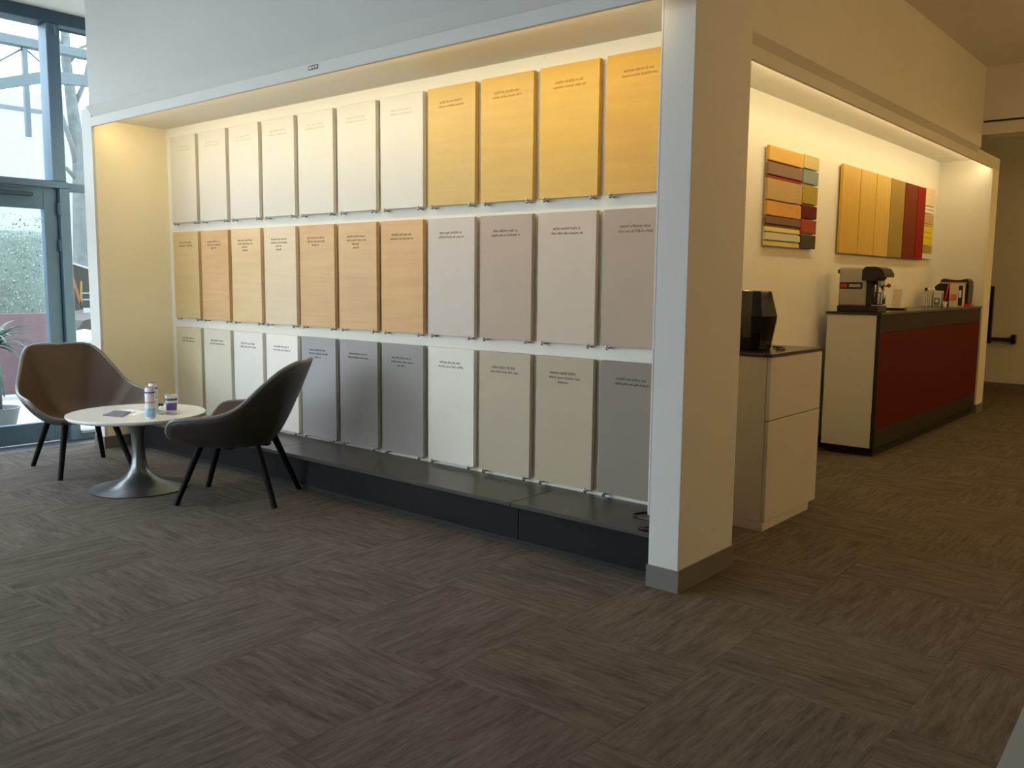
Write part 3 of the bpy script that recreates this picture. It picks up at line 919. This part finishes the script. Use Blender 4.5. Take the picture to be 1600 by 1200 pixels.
pd_ = [c for c in bx.children if c.name.startswith('printed_disc')][0]
pd_.location = (-0.001, -0.0325, 0.055)
pd_.rotation_euler.x = math.radians(90)

ma = thing('capsule_machine', 'black capsule coffee machine behind the carton', 'coffee machine', (-0.53, 6.3, Z))
MB().box(-0.63, -0.40, 6.20, 6.42, Z, Z + 0.03, 0.004).build('base', 'black_plastic', ma)
MB().prism([(-0.60, Z + 0.03), (-0.60, Z + 0.15), (-0.68, Z + 0.155), (-0.69, Z + 0.19), (-0.665, Z + 0.215), (-0.64, Z + 0.225), (-0.635, Z + 0.26), (-0.61, Z + 0.272), (-0.55, Z + 0.258), (-0.46, Z + 0.258), (-0.41, Z + 0.272),
            (-0.385, Z + 0.25), (-0.38, Z + 0.20), (-0.385, Z + 0.03)], 1, 6.22, 6.40).build('body', 'black_plastic', ma)
MB().box(-0.63, -0.40, 6.212, 6.22, Z + 0.222, Z + 0.236, 0.001).build('trim_band', 'grey_metal', ma)
MB().box(-0.60, -0.55, 6.212, 6.22, Z + 0.03, Z + 0.17, 0.001).build('side_panel', 'red', ma)
cr = thing('carton', 'tall beige carton with orange print on the counter', 'carton', (-0.48, 6.14, Z))
cbd = MB().box(-0.522, -0.40, 6.10, 6.18, Z, Z + 0.222, 0.002).build('carton_body', 'carton', cr)
MB().box(-0.513, -0.455, 6.0985, 6.10, Z + 0.06, Z + 0.12).build('print', 'orange_print', cbd)
MB().box(-0.44, -0.405, 6.0985, 6.10, Z + 0.01, Z + 0.205).build('print', 'dark_brown', cbd)
MB().box(-0.437, -0.415, 6.0978, 6.0985, Z + 0.09, Z + 0.16).build('print', 'paper', cbd)
cu = thing('stirrer_cup', 'small white cup holding a red straw', 'cup', (-0.565, 6.06, Z))
MB().lathe([(0.016, 0), (0.024, 0.05), (0.021, 0.05), (0.014, 0.004)], (-0.546, 6.06, Z), 20).build('cup_body', 'paper', cu, 40)
tag(MB().tube([(-0.556, 6.06, Z + 0.008), (-0.545, 6.062, Z + 0.07), (-0.522, 6.075, Z + 0.24)], 0.006, 8).build('straw', 'red_plastic', None, True), 'red straw leaning in the small white cup', 'straw')
MB_ = MB().box(-0.41, -0.352, 6.16, 6.30, Z, Z + 0.006, 0.002)
tr = thing('red_tray', 'small red tray at the far end of the counter', 'tray', (-0.38, 6.2, Z))
MB_.build('tray_bottom', 'red_plastic', tr)
for b in ((-0.412, -0.406, 6.16, 6.30), (-0.356, -0.350, 6.16, 6.30), (-0.412, -0.35, 6.155, 6.161), (-0.412, -0.35, 6.299, 6.305)):
    MB().box(b[0], b[1], b[2], b[3], Z, Z + 0.028, 0.001).build('tray_side', 'red_plastic', tr)

# ------------------------------------------------------------------ colour sample boards in the coffee niche
WX = -0.828


def smp(k, rgb, grain=None):
    return paint('sample_%s' % k, rgb, 0.75, 0.03, 6, spec=0.15) if grain is None else wood('sample_%s' % k, rgb, grain, 1 if k.startswith('h') else 2, 0.5)


ba = thing('sample_board', 'board of stacked horizontal colour strips above the gap beside the cabinet', 'sample board', (WX, 2.92, 1.55))
MB().box(WX, WX + 0.012, 2.50, 3.34, 1.56, 2.20).build('backing', 'cab_white', ba)
LEFT = [(2.117, 2.213, (204, 156, 40), 0.036), (2.026, 2.104, (140, 112, 92), 0.034), (2.002, 2.022, (150, 56, 24), 0.026), (1.861, 2.0, (188, 156, 104), 0.034), (1.757, 1.851, (198, 138, 40), 0.034),
        (1.701, 1.747, (128, 96, 76), 0.034), (1.682, 1.699, (124, 90, 66), 0.026), (1.65, 1.68, (226, 208, 132), 0.030), (1.593, 1.639, (206, 204, 166), 0.034), (1.552, 1.582, (212, 196, 108), 0.030)]
RIGHT = [(2.126, 2.22, (206, 186, 132)), (2.02, 2.115, (136, 150, 138)), (1.876, 2.006, (168, 146, 54)), (1.771, 1.865, (98, 22, 14)), (1.664, 1.762, (158, 70, 38)), (1.555, 1.653, (74, 68, 52))]
for k, (a, b, c_, d) in enumerate(LEFT):
    m_ = smp('h%d' % k, c_, tuple(min(255, v + 16) for v in c_)) if k in (0, 4) else smp('a%d' % k, c_)
    MB().box(WX + 0.012, WX + d, 2.483, 3.060, a, b, 0.002).build('colour_strip', m_, ba)
for k, (a, b, c_) in enumerate(RIGHT):
    MB().box(WX + 0.012, WX + 0.032, 3.078, 3.358, a, b, 0.002).build('colour_square', smp('b%d' % k, c_), ba)
bb = thing('sample_board', 'board of upright wood and red planks above the coffee counter', 'sample board', (WX, 5.1, 1.55))
MB().box(WX, WX + 0.012, 3.90, 6.40, 1.58, 2.20).build('backing', 'cab_white', bb)
PL = [(3.853, 4.245, (196, 152, 44), (212, 172, 64)), (4.262, 4.634, (198, 158, 54), (216, 178, 76)), (4.651, 5.027, (200, 164, 62), (218, 182, 84)), (5.045, 5.435, (160, 136, 66), None), (5.455, 5.834, (116, 48, 6), None), (5.852, 6.100, (140, 22, 4), None)]
for k, (a, b, c_, g_) in enumerate(PL):
    MB().box(WX + 0.012, WX + 0.036, a, b, 1.545, 2.235, 0.002).build('plank', smp('v%d' % k, c_, g_), bb)
SM = [(2.075, 2.245, (222, 200, 160)), (2.041, 2.066, (228, 220, 200)), (2.004, 2.036, (230, 224, 206)), (1.902, 1.993, (196, 162, 112)), (1.879, 1.898, (206, 178, 120)), (1.817, 1.876, (222, 204, 60)), (1.767, 1.813, (226, 204, 40)),
      (1.691, 1.763, (222, 200, 52)), (1.615, 1.683, (170, 146, 76)), (1.558, 1.609, (226, 216, 196))]
for k, (a, b, c_) in enumerate(SM):
    MB().box(WX + 0.012, WX + 0.030, 6.123, 6.436, a, b, 0.002).build('colour_square', smp('c%d' % k, c_), bb)

# ------------------------------------------------------------------ push bar on the far wall
pb = thing('wall_grab_bar', 'dark angled grab bar mounted on the far wall', 'grab bar', (-0.65, 9.3, 0.6))
MB().box(-0.835, -0.775, 9.22, 9.285, 0.575, 1.293, 0.006).build('upright', 'black_plastic', pb)
MB().box(-0.775, -0.50, 9.235, 9.275, 0.605, 0.648, 0.006).build('arm', 'dark_brown', pb)
MB().box(-0.545, -0.495, 9.22, 9.3, 0.578, 0.692, 0.006).build('bracket', 'black_plastic', pb)
MB().tube([(-0.805, 9.28, 1.2), (-0.805, 9.3, 1.2)], 0.02, 10).build('wall_plug', 'black_plastic', pb, True)

# ------------------------------------------------------------------ white table at the lower right edge
wt = thing('white_table', 'corner of a white table at the lower right edge', 'table', (2.0, -2.1, 0))
mb = MB().prism([(1.562, -1.70), (1.585, -2.40), (2.55, -2.37), (2.53, -1.67)], 2, 0.715, 0.74)
mb.build('table_top', 'daylit_white', wt)
for x, y in ((1.66, -1.78), (1.67, -2.32), (2.47, -2.30), (2.46, -1.75)):
    MB().tube([(x, y, 0), (x, y, 0.715)], [0.018, 0.022], 12).build('leg', 'grey_metal', wt, 40)

# ------------------------------------------------------------------ outdoors
tag(struct('ground_outside', 'pale paving outside the glazed wall', [(-40, -5.5, -25, 30, -0.3, -0.06)], 'pave', 'paving'), 'pale paving outside the glazed wall', 'paving', None, 'structure')


def leaf_mass(name, n, region, mat, size, seed, parent, blade=False):
    rnd = random.Random(seed)
    verts, faces = [], []
    for _ in range(n):
        p = Vector([rnd.uniform(a, b) for a, b in region])
        d = Vector((rnd.gauss(0, 1), rnd.gauss(0, 1), rnd.gauss(0, 1))).normalized()
        u = d.cross(Vector((0.3, 0.2, 0.9))).normalized() * size * 0.45
        d = d * size * rnd.uniform(0.6, 1.3)
        k = len(verts)
        o = Vector(parent['_o'])
        verts += [tuple(p - d - o), tuple(p + u - o), tuple(p + d - o), tuple(p - u - o)]
        faces.append((k, k + 1, k + 2, k + 3))
    me = bpy.data.meshes.new(name)
    me.from_pydata(verts, [], faces)
    me.materials.append(M[mat])
    o = bpy.data.objects.new(name, me)
    COL.objects.link(o)
    o.parent = parent
    o['kind'] = 'stuff'
    return o


hd = thing('hedge', 'pale green clipped hedge outside the glass door', 'hedge', (-9.8, 0.0, -0.06))
MB().box(-10.2, -9.6, -4.0, 1.52, -0.06, 1.85, 0.1, 2).build('hedge_core', 'leaf', hd, True)
leaf_mass('leaves', 12000, ((-10.3, -9.4), (-4.1, 1.58), (0.6, 2.05)), 'leaf', 0.024, 3, hd)
leaf_mass('pale_leaves', 5000, ((-9.6, -9.38), (-4.1, 1.55), (0.6, 2.0)), 'leaf_pale', 0.012, 5, hd)
fe = thing('garden_fence', 'low red-brown fence in front of the hedge', 'fence', (-8.6, -1.0, -0.06))
for k in range(6):
    y = -3.3 + 0.72 * k
    MB().box(-8.62, -8.58, y, y + 0.712, 0.0, 0.885, 0.004).build('fence_panel', 'red_fence', fe)
    MB().box(-8.66, -8.60, y - 0.02, y + 0.02, -0.06, 0.86, 0.004).build('post', 'red_fence', fe)

pp = thing('potted_palm', 'dark green palm in a pot outside the glass door', 'palm', (-6.35, -0.36, -0.06))
MB().lathe([(0.13, 0), (0.18, 0.22), (0.19, 0.24), (0.165, 0.24), (0.15, 0.2)], (-6.35, -0.36, -0.06), 24).build('pot', 'pot', pp, 40)
rnd = random.Random(21)
trunk = MB().tube([(-6.35, -0.36, 0.12), (-6.34, -0.35, 0.45), (-6.35, -0.36, 0.72)], [0.05, 0.045, 0.04], 10)
trunk.build('trunk', 'bark', pp, True)
for k in range(46):
    a = 2 * math.pi * k / 46 + rnd.uniform(-0.15, 0.15)
    L_ = rnd.uniform(0.32, 0.56)
    el = rnd.uniform(0.1, 1.25)
    mb = MB()
    prev = None
    for s in range(6):
        u = s / 5
        r_ = L_ * u * math.cos(el * (1 - 0.4 * u))
        z_ = 0.70 + L_ * (u * math.sin(el) - 0.75 * u * u * (1.1 - 0.35 * el))
        w = 0.024 * (1 - 0.85 * u) + 0.002
        c_ = Vector((-6.35 + r_ * math.cos(a), -0.36 + r_ * math.sin(a), z_))
        side = Vector((-math.sin(a), math.cos(a), 0)) * w
        cur = (mb.bm.verts.new(c_ + side), mb.bm.verts.new(c_ - Vector((0, 0, w * 0.5))), mb.bm.verts.new(c_ - side))
        if prev:
            mb.bm.faces.new((prev[0], prev[1], cur[1], cur[0]))
            mb.bm.faces.new((prev[1], prev[2], cur[2], cur[1]))
        prev = cur
    mb.build('frond', 'palm', pp, True)

gc = thing('grass_clump', 'pale green spiky grass clump below the palm outside', 'grass', (-6.1, 0.12, -0.06))
MB().lathe([(0.02, 0.0), (0.10, 0.02), (0.02, 0.05)], (-6.1, 0.12, -0.06), 12).build('root_crown', 'bark', gc, True)
for k in range(30):
    a = 2 * math.pi * k / 30 + rnd.uniform(-0.2, 0.2)
    L_ = rnd.uniform(0.25, 0.42)
    el = rnd.uniform(0.5, 1.4)
    mb = MB()
    prev = None
    for s_ in range(5):
        u = s_ / 4
        c_ = Vector((-6.1 + L_ * u * math.cos(el) * math.cos(a), 0.12 + L_ * u * math.cos(el) * math.sin(a), -0.03 + L_ * (u * math.sin(el) - 0.25 * u * u)))
        side = Vector((-math.sin(a), math.cos(a), 0)) * (0.012 * (1 - 0.9 * u) + 0.001)
        cur = (mb.bm.verts.new(c_ + side), mb.bm.verts.new(c_ - Vector((0, 0, 0.004))), mb.bm.verts.new(c_ - side))
        if prev:
            mb.bm.faces.new((prev[0], prev[1], cur[1], cur[0]))
            mb.bm.faces.new((prev[1], prev[2], cur[2], cur[1]))
        prev = cur
    mb.build('blade', 'leaf', gc, True)

te = thing('bare_tree', 'bare grey tree with forked branches beyond the glazing', 'tree', (-13.00, 3.33, -0.06))
MB().tube([(-13.00, 3.34, -0.06), (-13.00, 3.36, 1.18), (-13.00, 3.39, 2.46), (-13.00, 3.41, 3.09), (-13.02, 3.34, 3.96), (-13.00, 3.27, 4.65), (-13.06, 3.30, 6.04)], [0.16, 0.135, 0.12, 0.115, 0.087, 0.075, 0.045], 14).build('trunk', 'bark', te, True)
for pts, rr in [([(-13.00, 3.39, 2.98), (-12.94, 3.27, 3.38), (-12.88, 3.07, 3.90), (-12.77, 2.87, 4.77)], [0.06, 0.045, 0.035, 0.02]),
                ([(-13.00, 3.39, 2.80), (-12.94, 3.16, 3.01), (-12.88, 2.93, 3.09)], [0.04, 0.03, 0.02]),
                ([(-13.02, 3.34, 3.96), (-13.00, 3.53, 4.37), (-13.00, 3.71, 5.12)], [0.045, 0.035, 0.02]),
                ([(-13.00, 3.30, 4.54), (-13.00, 3.16, 5.00), (-13.00, 2.93, 5.46)], [0.035, 0.025, 0.015]),
                ([(-13.00, 3.29, 4.65), (-13.00, 3.51, 4.94), (-13.00, 3.85, 5.12)], [0.035, 0.025, 0.015]),
                ([(-13.00, 3.40, 3.15), (-13.00, 3.68, 3.61), (-13.00, 3.97, 4.42)], [0.04, 0.03, 0.018])]:
    MB().tube(pts, rr, 10).build('branch', 'bark', te, True)

cn = thing('steel_canopy', 'galvanised steel canopy frame outside with cross braces', 'canopy', (-9.6, 0.5, 0))
MB().prism([(-4.0, 2.55), (-4.0, 2.42), (0.8, 3.33), (1.3, 3.49), (3.2, 3.62), (3.2, 3.72), (1.3, 3.62), (0.8, 3.45)], 0, -9.05, -8.95).build('lower_beam', 'canopy', cn)
MB().box(-10.06, -9.94, -6.0, 7.0, 4.06, 4.18, 0.01).build('upper_beam', 'canopy', cn)
MB().box(-10.03, -9.97, 1.43, 1.49, 3.0, 4.06, 0.004).build('hanger', 'canopy', cn)
MB().tube([(-10, 1.46, 4.06), (-10, 0.9, 3.65)], 0.012, 8).build('brace', 'canopy', cn, True)
MB().tube([(-10, 1.46, 4.06), (-10, 1.95, 3.7)], 0.012, 8).build('brace', 'canopy', cn, True)
for k in range(5):
    z = 4.35 + 0.22 * k
    MB().tube([(-10.2 - 0.5 * k, -6, z), (-10.2 - 0.5 * k, 6, z + 0.12)], 0.012, 8).build('cable', 'canopy', cn, True)
MB().box(-10.08, -9.92, 6.5, 6.66, -0.06, 4.06, 0.01).build('post', 'canopy', cn)
MB().box(-10.08, -9.92, -5.6, -5.44, -0.06, 4.06, 0.01).build('post', 'canopy', cn)

bd = thing('building', 'pale office building across the street with small windows', 'building', (-22, 6, -0.06))
MB().box(-26, -18, -12, 4.86, -0.06, 4.66).build('front_block', 'facade', bd)
MB().box(-28, -19.2, 4.86, 16, -0.06, 5.3).build('rear_block', 'facade', bd)
MB().box(-18.05, -17.98, -12, 4.9, 4.66, 4.74).build('cornice', 'canopy', bd)
for y0, z0 in ((5.10, 3.70), (5.10, 4.15), (5.10, 4.6), (5.10, 3.2)):
    MB().box(-19.22, -19.18, y0, y0 + 0.13, z0, z0 + 0.28).build('window', 'facade_win', bd)

hs = thing('hoarding', 'dark hoarding with orange and yellow strokes seen beside the jamb', 'hoarding', (-12, 3.2, -0.06))
MB().prism([(2.60, 0.75), (3.6, 0.75), (3.6, 1.22), (2.60, 1.53)], 0, -12.08, -12.0).build('board', 'dark_sign', hs)
MB().prism([(2.60, 1.53), (2.60, 1.56), (3.6, 1.25), (3.6, 1.22)], 0, -12.1, -11.98).build('top_edge', 'white_paint', hs)
for poly, m_ in (([(2.70, 0.88), (2.74, 0.88), (2.78, 1.28), (2.74, 1.28)], 'orange'), ([(2.74, 1.28), (2.79, 1.28), (2.89, 0.88), (2.85, 0.88)], 'orange'), ([(2.86, 0.88), (2.895, 0.88), (2.91, 1.22), (2.88, 1.22)], 'yellow')):
    MB().prism(poly, 0, -12.0, -11.985).build('stroke', m_, hs)
for z in (0.93, 1.03):
    MB().box(-11.99, -11.97, 2.90, 3.5, z, z + 0.018).build('rail', 'white_paint', hs)
for y in (2.66, 3.5):
    MB().box(-12.07, -12.01, y, y + 0.06, -0.06, 0.75).build('post', 'dark_sign', hs)

cr = thing('parked_car', 'dark parked car beyond the planter', 'car', (-10.2, 3.2, -0.06))
MB().prism([(1.72, 0.22), (1.72, 0.62), (1.80, 0.74), (2.05, 0.80), (2.6, 0.88), (3.0, 1.25), (4.2, 1.3), (4.9, 0.95), (5.3, 0.9), (5.35, 0.22)], 0, -10.65, -9.5).build('body', 'car', cr)
MB().box(-9.5, -9.48, 1.8, 5.2, 0.84, 0.90).build('trim_strip', 'white_paint', cr)
for y in (2.3, 4.6):
    MB().tube([(-10.6, y, 0.24), (-9.45, y, 0.24)], 0.30, 20).build('wheel', 'black', cr, 40)

pn = thing('planter_bench', 'beige timber planter outside beside the jamb', 'planter', (-8.1, 1.4, -0.06))
for k in range(5):
    MB().box(-8.3, -7.9, 0.9 + 0.3 * k, 1.19 + 0.3 * k, -0.06, 0.55, 0.004).build('plank', 'planter', pn)
tag(MB().sphere((-8.55, 1.38, 0.40), 0.2, 20, 12, (1, 1.3, 1.45)).build('white_ball', 'white_paint', None, True), 'rounded white boulder behind the timber planter', 'boulder')
MB().box(-8.78, -8.32, 1.15, 1.65, -0.06, 0.13, 0.01).build('plinth_block', 'pave', bpy.data.objects['white_ball'])

for r in bpy.data.objects:
    if '_o' in r:
        del r['_o']
